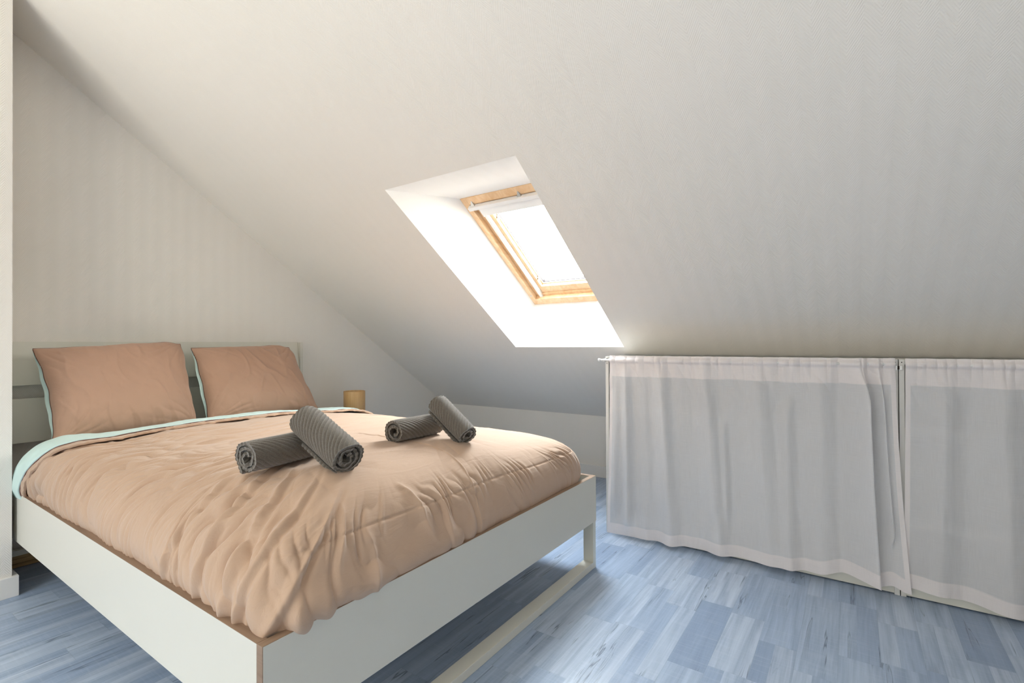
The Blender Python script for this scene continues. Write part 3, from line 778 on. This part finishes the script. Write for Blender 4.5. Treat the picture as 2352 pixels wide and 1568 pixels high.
# ================================================================== TOWELS
def towel(A, Bp, r, label, turns=3.3, sheet=.0085, seed=0, squash=.92, rib_ang=.9, phase=0.0, tail=.02, flip=1):
    A = np.array(A, float); Bp = np.array(Bp, float)
    ax = Bp - A; L = np.linalg.norm(ax); ax /= L
    up = np.array([0, 0, 1.0]); side = np.cross(ax, up); side /= np.linalg.norm(side); up2 = np.cross(side, ax)
    n = 520; m = int(L / .0016)
    ph = np.linspace(0, turns * 2 * PI, n)
    rin = .006
    rad = rin + (r - sheet - rin) * (ph / ph[-1]) ** .95
    rad = rad * (1 + .05 * np.sin(ph * 1.0 + seed) * (1 - ph / ph[-1]) + .035 * perlin(ph * .5 + seed, ph * 0))
    seg = np.sqrt(rad**2 + .0001) * np.gradient(ph); arc = np.cumsum(seg)
    l = np.linspace(0, L, m)
    PH = ph[None] ; ARC = arc[None]; Lg = l[:, None]
    tail_k = sstep(ph[-1] - .7, ph[-1], PH)
    sc_end = 1 + .035 * (perlin(PH * .8 + seed * 2, Lg * 6) ) - .05 * (np.abs(Lg / L - .5) * 2) ** 6
    def rib(sgn):
        w = Lg * math.cos(rib_ang) * flip + ARC * math.sin(rib_ang) + .004 * perlin(Lg * 14 + seed, ARC * 9)
        base = np.abs(np.sin(PI * w / .0105)) ** .6
        return sgn * (.0032 * (base - .45))
    R_out = (rad[None] + sheet * (.92)) * sc_end + rib(1) + tail_k * tail * .10
    R_in = (rad[None] + sheet * .08) * sc_end - rib(1) * .6 + tail_k * tail * .10
    ang0 = phase + flip * 0
    def place(Rr):
        th = flip * (PH - ph[-1]) + ang0
        cx_ = Rr * np.cos(th); cz = Rr * np.sin(th) * squash
        ends = .0035 * perlin(PH * 1.3 + seed * 5, Lg * 0 + 2) + 0.0010 * np.abs(np.sin(PI * ARC * math.sin(rib_ang) / .0105))
        LL = Lg + ends * ((Lg / L) * 2 - 1) * 1.2 + .006 * (perlin(PH * .35 + seed, Lg * 0)) * ((Lg / L) * 2 - 1)
        return A + LL[..., None] * ax + cx_[..., None] * side + cz[..., None] * up2
    O = place(R_out); I = place(R_in)
    loop_ = np.concatenate([O, I[:, ::-1]], 1)
    o = grid_mesh('rolled_towel', loop_, M_TOWEL, None, closed_v=True)
    # caps: strips between outer and inner outline on both ends
    me = o.data; bm = bmesh.new(); bm.from_mesh(me); bm.verts.ensure_lookup_table(); w_ = 2 * n
    for row in (0, m - 1):
        for k in range(n - 1):
            a, b = row * w_ + k, row * w_ + k + 1; c, d = row * w_ + (2 * n - 2 - k), row * w_ + (2 * n - 1 - k)
            try:
                f = bm.faces.new([bm.verts[i] for i in ((a, b, c, d) if row else (d, c, b, a))]); f.smooth = True
            except ValueError: pass
    bm.to_mesh(me); bm.free()
    tag(o, label, 'towel', 'rolled grey towels on the duvet')
    return o
towel((.165, -1.930, .745), (.475, -1.890, .745), .057, 'dark grey rolled towel lying under another in the pair nearest the camera', seed=1, rib_ang=1.0, phase=-2.0, flip=1, turns=2.6, sheet=.0105)
towel((.338, -2.142, .738), (.342, -1.930, .828), .063, 'grey ribbed rolled towel propped across another in the pair nearest the camera', seed=4, rib_ang=.85, phase=-2.0, flip=-1, turns=2.6, sheet=.0105)
towel((.690, -1.945, .742), (.905, -1.950, .742), .055, 'grey rolled towel lying flat in the farther pair, open spiral end showing', seed=7, rib_ang=1.0, phase=-1.9, turns=2.0, sheet=.012)
towel((.862, -2.145, .722), (.872, -1.985, .832), .052, 'grey rolled towel propped up on another in the farther pair', seed=12, rib_ang=.85, phase=-2.0, flip=-1, turns=2.2, sheet=.0105)

# ================================================================== BEDSIDE TABLE + LAMP
lx, ly, lr = 1.822, -.27, .077
tb = tag(empty('bedside_table', (1.84, -.24, 0)), 'small white bedside table behind the bed corner carrying the wooden lamp', 'table')
box('table_top', (1.66, -.42, .48), (2.02, -.04, .50), M_LAC, tb)
for x in (1.675, 1.98):
    for y in (-.405, -.08): box('leg', (x, y, 0), (x + .025, y + .025, .48), M_LAC, tb)
lamp = tag(empty('table_lamp', (lx, ly, .50)), 'pale wood veneer cylinder lamp standing right of the pillows beyond the bed', 'lamp')
th = np.linspace(0, 2 * PI, 96, endpoint=False)
pr_ = np.array([(lr, .512), (lr, .716), (lr - .0007, .7185), (lr - .0022, .7185), (lr - .003, .716), (lr - .003, .512)])
rr_ = pr_[None, :, 0] + .0003 * np.sin(th * 24)[:, None]
grid_mesh('lamp_shade', np.stack([lx + rr_ * np.cos(th)[:, None], ly + rr_ * np.sin(th)[:, None], np.repeat(pr_[None, :, 1], 96, 0)], -1), M_VEN, lamp, closed_u=True, closed_v=True, smooth=False)
bm = bmesh.new(); add_cyl(bm, (lx, ly, .5005), (lx, ly, .5115), lr - .004, 48); add_cyl(bm, (lx, ly, .5115), (lx, ly, .56), .02, 24); from_bm('lamp_base', bm, M_VEN, lamp)
bm = bmesh.new(); bmesh.ops.create_uvsphere(bm, u_segments=20, v_segments=14, radius=.03, matrix=Matrix.Translation((lx, ly, .592))); from_bm('light_bulb', bm, M_WP, lamp, True)

# ================================================================== SHELVING UNITS
DEP = .275
def unit(ya_, yb_, shelves, label, back=True):
    """ya_ > yb_ ; front plane x = XS"""
    u = tag(empty('shelving_unit', (XS + DEP / 2, (ya_ + yb_) / 2, 0)), label, 'shelf', 'shelving units under the slope')
    t = .0185
    box('side_panel', (XS, ya_ - t, 0), (XS + DEP, ya_, ZS), M_SHELF, u); box('side_panel', (XS, yb_, 0), (XS + DEP, yb_ + t, ZS), M_SHELF, u)
    box('top_board', (XS + .001, yb_ + t, ZS - .021), (XS + DEP, ya_ - t, ZS - .001), M_SHELF, u)
    box('bottom_board', (XS + .003, yb_ + t, .050), (XS + DEP, ya_ - t, .068), M_SHELF, u)
    box('plinth', (XS + .002, yb_ + t, .006), (XS + .018, ya_ - t, .050), M_STEEL, u, bev=.001)
    for z in shelves: box('shelf', (XS + .012, yb_ + t, z - .011), (XS + DEP - .006, ya_ - t, z + .011), M_SHELF, u)
    box('back_panel', (XS + DEP - .005, yb_ + t, .068), (XS + DEP - .001, ya_ - t, ZS - .021), M_SHELF, u)
    # pin holes near the top of the front edges
    for y in (ya_ - t / 2, yb_ + t / 2):
        for z in (ZS - .012, ZS - .040):
            bm = bmesh.new(); add_cyl(bm, (XS - .0006, y, z), (XS + .004, y, z), .0022, 12); from_bm('pin_hole', bm, M_DARK, u)
    return u
unit(Y1, YM + .0015, (.692,), 'white open shelving unit behind the long left curtain under the slope')
unit(YM - .0015, YM - 1.33, (.692, .300), 'white open shelving unit behind the right-hand curtain under the slope')

# curtain rods
def rod(y0, y1, label):
    r = tag(empty('curtain_rod', (XS - .030, (y0 + y1) / 2, .968)), label, 'curtain rod', 'curtain rods on the shelving')
    bm = bmesh.new(); add_cyl(bm, (XS - .030, y0, .968), (XS - .030, y1, .968), .0062, 20); from_bm('pole', bm, M_WP, r, True)
    for yy in (y0, y1):
        bm = bmesh.new(); d = .012 if yy == y0 else -.012
        add_cyl(bm, (XS - .030, yy + d * .2, .968), (XS - .030, yy - d, .968), .0088, 20); from_bm('end_cap', bm, M_WP, r, True)
    for yy in (y0 - .030, y1 + .030):
        bm = bmesh.new(); add_box(bm, (XS - .0345, yy - .006, .960), (XS + .0, yy + .006, .976), .002)
        from_bm('bracket', bm, M_WP, r)
    return r
rod(Y1 + .028, YM + .034, 'white curtain rod sticking out past the post at the left end of the shelving')
rod(YM - .034, YM - 1.30, 'white curtain rod inside the header of the right-hand curtain')
hg = tag(empty('metal_connector', (XS - .01, YM, .95)), 'small steel connector joining the two shelving units in the curtain gap', 'bracket')
bm = bmesh.new(); add_box(bm, (XS - .007, YM - .0135, .944), (XS - .0008, YM - .0035, .962), .001); add_box(bm, (XS - .007, YM + .0035, .944), (XS - .0008, YM + .0125, .962), .001)
from_bm('plate', bm, M_CHROME, hg)
bm = bmesh.new(); add_box(bm, (XS - .005, YM - .0035, .946), (XS - .0008, YM + .0035, .961), .0005); from_bm('gap_block', bm, M_DARK, hg)

# ================================================================== CURTAINS
def curtain(name_label, yL, yR, yLb, yRb, zb_fn, folds, base_x, header, gather, seed, hem_bot=.056, hemL=True, hemR=True, flare=0.0, fineamp=.0012):
    nu, nv = 900, 220
    c = np.linspace(0, 1, nu)[:, None]; v = np.linspace(0, 1, nv)[None]     # v: 0 top .. 1 bottom
    yt = yL + (yR - yL) * c; yb = yLb + (yRb - yLb) * c
    ztop = .9935 - .001 * (np.abs(np.sin(c * 60)) ** 2) + .0022 * perlin(c * 26 + seed, c * 0)
    zb = zb_fn(c)
    vv = v ** 1.0
    Yc = yt + (yb - yt) * vv ** 1.6
    Zc = ztop + (zb - ztop) * vv
    rodz = .968
    xd = np.zeros_like(Yc); yd = np.zeros_like(Yc)
    zrel = (rodz - Zc)
    grow = .35 + .65 * sstep(0.0, .18, zrel)
    for (f0, f1, w0, w1, am, ov, z_hi, z_lo) in folds:
        f = f0 + (f1 - f0) * vv; w_ = w0 + (w1 - w0) * vv
        dd = (c - f) / w_
        g = np.exp(-dd**2) - .35 * np.exp(-(np.abs(dd) - 1.6)**2)
        m = 2.1 * grow * sstep(z_lo - .08, z_lo + .02, Zc) * (1 - sstep(z_hi - .02, z_hi + .1, Zc))
        xd += am * g * m; yd += -ov * am * np.exp(-((c - f) / w_) ** 2) * m
    # gathered header
    gw = .6 * perlin(c * 14 + seed, c * 0)
    gat = (np.abs(np.sin(PI * (c * gather + gw))) ** .8 - .5)
    hm = np.exp(-((Zc - rodz - .004) / .035) ** 2)
    xd += header * gat * (hm + .45 * np.exp(-((Zc - .93) / .05) ** 2))
    # the pocket bulges over the rod
    xd += .0120 * np.exp(-((Zc - rodz) / .012) ** 4)
    xd += fineamp * 2.2 * fbm(c * 16 + seed, Zc * 2.2 + c * 4, 3) + fineamp * perlin(c * 60 + seed, Zc * 5)
    # diagonal drag lines below the header
    xd += .011 * (np.abs(perlin(c * 15 + Zc * 8 + seed, Zc * 3 - c * 6)) ** .7) * np.exp(-((Zc - .885) / .07) ** 2) + .004 * (np.abs(perlin(c * 11 - Zc * 4 + seed, Zc * 1.5)) ** .8)
    Xc = base_x - .012 * sstep(0, .2, zrel) * 0 - xd - flare * vv**2
    Yc = Yc + yd
    Pm = np.stack([Xc, Yc, Zc], -1)
    hem = np.zeros_like(Yc)
    hem = np.maximum(hem, sstep(.880, .882, Zc + .004 * perlin(c * 5 + seed, c * 0)))
    hem = np.maximum(hem, sstep(zb + hem_bot + .0015, zb + hem_bot, Zc))
    wid = abs(yR - yL)
    if hemL: hem = np.maximum(hem, 1 - sstep(.016 / wid, .0175 / wid, c + v * 0))
    if hemR: hem = np.maximum(hem, sstep(1 - .0175 / wid, 1 - .016 / wid, c + v * 0))
    uvs = np.stack([Yc, Zc], -1)
    o = grid_mesh('curtain', Pm, M_CURT, None, attrs={'hem': hem}, uv=uvs)
    so = o.modifiers.new('thickness', 'SOLIDIFY'); so.thickness = .0005; so.offset = 0
    o.modifiers.remove(so)
    tag(o, name_label, 'curtain', 'sheer curtains on the shelving')
    return o
# fractions along the first curtain
def fc(y): return (y + 2.195) / (-3.466 + 2.195)
def zb1(c): return .010 + .020 * sstep(.1, .5, c) + .022 * np.exp(-((c - .83) / .06) ** 2) - .006 * np.exp(-((c - .91) / .03) ** 2) + .004 * np.sin(c * 9) + .018 * np.exp(-((c - .955) / .022) ** 2)
folds1 = [ # f_top, f_bot, w_top, w_bot, amp, overhang, z_hi, z_lo
    (fc(-2.285), fc(-2.31), .016, .022, .013, .25, .95, .10), (fc(-2.25), fc(-2.23), .02, .02, .006, .1, .90, .2),
    (fc(-2.47), fc(-2.53), .026, .034, .015, .35, .95, 0), (fc(-2.40), fc(-2.41), .03, .03, .004, .1, .9, 0),
    (fc(-2.69), fc(-2.76), .030, .036, .013, .4, .93, 0), (fc(-2.78), fc(-2.80), .012, .014, .006, .2, .62, .25),
    (fc(-2.93), fc(-2.98), .04, .05, .011, .3, .95, 0), (fc(-3.06), fc(-3.05), .022, .026, .010, .3, .75, 0),
    (fc(-3.20), fc(-3.17), .03, .03, .006, .2, .9, 0),
    (fc(-3.315), fc(-3.305), .022, .028, .026, 1.15, 1.0, -.2), (fc(-3.400), fc(-3.405), .011, .013, .012, .9, 1.0, .25),
    (fc(-3.345), fc(-3.345), .016, .02, .012, .6, .98, .86)]
curtain('long sheer white curtain on the left, with a deep pleat near its right edge', -2.195, -3.466, -2.182, -3.512, zb1, folds1, 2.0525, .009, 26, 2, flare=.020)
def zb2(c): return .052 - .030 * sstep(.0, .35, c) + .004 * np.sin(c * 11)
def f2(y): return (y + 3.499) / (-4.75 + 3.499)
folds2 = [(f2(-3.62), f2(-3.60), .03, .04, .010, .3, .95, 0), (f2(-3.78), f2(-3.80), .035, .045, .012, .3, .95, 0), (f2(-3.93), f2(-3.95), .03, .04, .012, .3, .95, 0),
          (f2(-4.1), f2(-4.15), .03, .04, .014, .3, .95, 0), (f2(-4.3), f2(-4.33), .03, .04, .014, .3, .95, 0), (f2(-4.5), f2(-4.5), .03, .04, .014, .3, .95, 0)]
curtain('sheer white curtain at the right edge, its gathered header over the second shelving unit', -3.499, -4.75, -3.487, -4.76, zb2, folds2, 2.0535, .008, 38, 9, flare=.006)

# ================================================================== LIGHT
w = bpy.data.worlds.new('World'); sc.world = w; w.use_nodes = True
nt = w.node_tree; nt.nodes.clear()
o_ = nt.nodes.new('ShaderNodeOutputWorld'); bg = nt.nodes.new('ShaderNodeBackground')
tc = nt.nodes.new('ShaderNodeTexCoord'); sx = nt.nodes.new('ShaderNodeSeparateXYZ'); rp = nt.nodes.new('ShaderNodeValToRGB')
nt.links.new(tc.outputs['Generated'], sx.inputs[0]); nt.links.new(sx.outputs[2], rp.inputs[0])
e = rp.color_ramp.elements
e[0].position = 0.0; e[0].color = (1.0, .89, .74, 1)
e[1].position = .75; e[1].color = (.90, .95, 1.0, 1)
q = e.new(.25); q.color = (1.0, .94, .85, 1)
nt.links.new(rp.outputs[0], bg.inputs[0]); 
# overcast sky: several times brighter overhead than at the horizon
mr_ = nt.nodes.new('ShaderNodeMapRange'); mr_.interpolation_type = 'SMOOTHSTEP'
nt.links.new(sx.outputs[2], mr_.inputs[0])
for i_, v_ in enumerate((.30, .75, 5.2, 28.0)): mr_.inputs[i_ + 1].default_value = v_
# brighter sky patch, added to light the shaft lining and the bed
dt = nt.nodes.new('ShaderNodeVectorMath'); dt.operation = 'DOT_PRODUCT'; nt.links.new(tc.outputs['Generated'], dt.inputs[0])
dt.inputs[1].default_value = Vector((.70, -.38, .60)).normalized()
m2_ = nt.nodes.new('ShaderNodeMapRange'); m2_.interpolation_type = 'SMOOTHSTEP'; nt.links.new(dt.outputs['Value'], m2_.inputs[0])
for i_, v_ in enumerate((.25, 1.0, 0.0, 55.0)): m2_.inputs[i_ + 1].default_value = v_
ad_ = nt.nodes.new('ShaderNodeMath'); ad_.operation = 'ADD'; nt.links.new(mr_.outputs[0], ad_.inputs[0]); nt.links.new(m2_.outputs[0], ad_.inputs[1])
# extra ground glow below the horizon, added to lift shaft lining and ceiling
m3_ = nt.nodes.new('ShaderNodeMapRange'); nt.links.new(sx.outputs[2], m3_.inputs[0])
for i_, v_ in enumerate((-.12, .02, 5.5, 0.0)): m3_.inputs[i_ + 1].default_value = v_
ae_ = nt.nodes.new('ShaderNodeMath'); ae_.operation = 'ADD'; nt.links.new(ad_.outputs[0], ae_.inputs[0]); nt.links.new(m3_.outputs[0], ae_.inputs[1])
nt.links.new(ae_.outputs[0], bg.inputs[1])
nt.links.new(bg.outputs[0], o_.inputs[0])
def portal(name, loc, zdir, xdir, sx_, sy_):
    l = bpy.data.lights.new(name, 'AREA'); l.shape = 'RECTANGLE'; l.size = sx_; l.size_y = sy_; l.cycles.is_portal = True
    o = bpy.data.objects.new(name, l); COL.objects.link(o)
    z = -Vector(zdir).normalized(); x = Vector(xdir).normalized(); y = z.cross(x)
    o.matrix_world = Matrix.Translation(Vector(loc)) @ Matrix((x, y, z)).transposed().to_4x4()
inw = Vector((-SN, 0, -CS))
portal('skylight_portal', slope_pt((u0 + u1) / 2, (ya + yc) / 2, .375), inw, (0, 1, 0), abs(yc - ya), u1 - u0)
portal('added_window_portal', ((WX0 + WX1) / 2, YB - T - .01, (WZ0 + WZ1) / 2), (0, 1, 0), (1, 0, 0), WX1 - WX0, WZ1 - WZ0)
portal('added_window_portal', (XL - T - .01, (VY0 + VY1) / 2, (VZ0 + VZ1) / 2), (1, 0, 0), (0, 1, 0), VY1 - VY0, VZ1 - VZ0)

# ================================================================== CAMERA
f_px, yaw, pitch, roll = 1142.5644, .6016, .0058, -.0044
c, s = math.cos(yaw), math.sin(yaw)
F = Vector((c, s, 0)); R = Vector((s, -c, 0)); Uu = Vector((0, 0, 1))
F2 = F * math.cos(pitch) + Uu * math.sin(pitch); U2 = Uu * math.cos(pitch) - F * math.sin(pitch)
R3 = R * math.cos(roll) + U2 * math.sin(roll); U3 = U2 * math.cos(roll) - R * math.sin(roll)
cam = bpy.data.cameras.new('camera'); co = bpy.data.objects.new('camera', cam); COL.objects.link(co)
co.matrix_world = Matrix.Translation((-.5582, -3.3234, 1.0584)) @ Matrix((R3, U3, -F2)).transposed().to_4x4()
cam.sensor_width = 36; cam.lens = f_px / 2352 * 36; cam.clip_start = .02
sc.camera = co

sc.view_settings.view_transform = 'Standard'; sc.view_settings.look = 'None'
sc.view_settings.gamma = 1; sc.view_settings.use_curve_mapping = False
sc.view_settings.exposure = -0.03
cy = sc.cycles
cy.use_denoising = True
cy.use_adaptive_sampling = True; cy.adaptive_threshold = .05
cy.max_bounces = 9; cy.diffuse_bounces = 6; cy.transparent_max_bounces = 16
cy.sample_clamp_indirect = 8
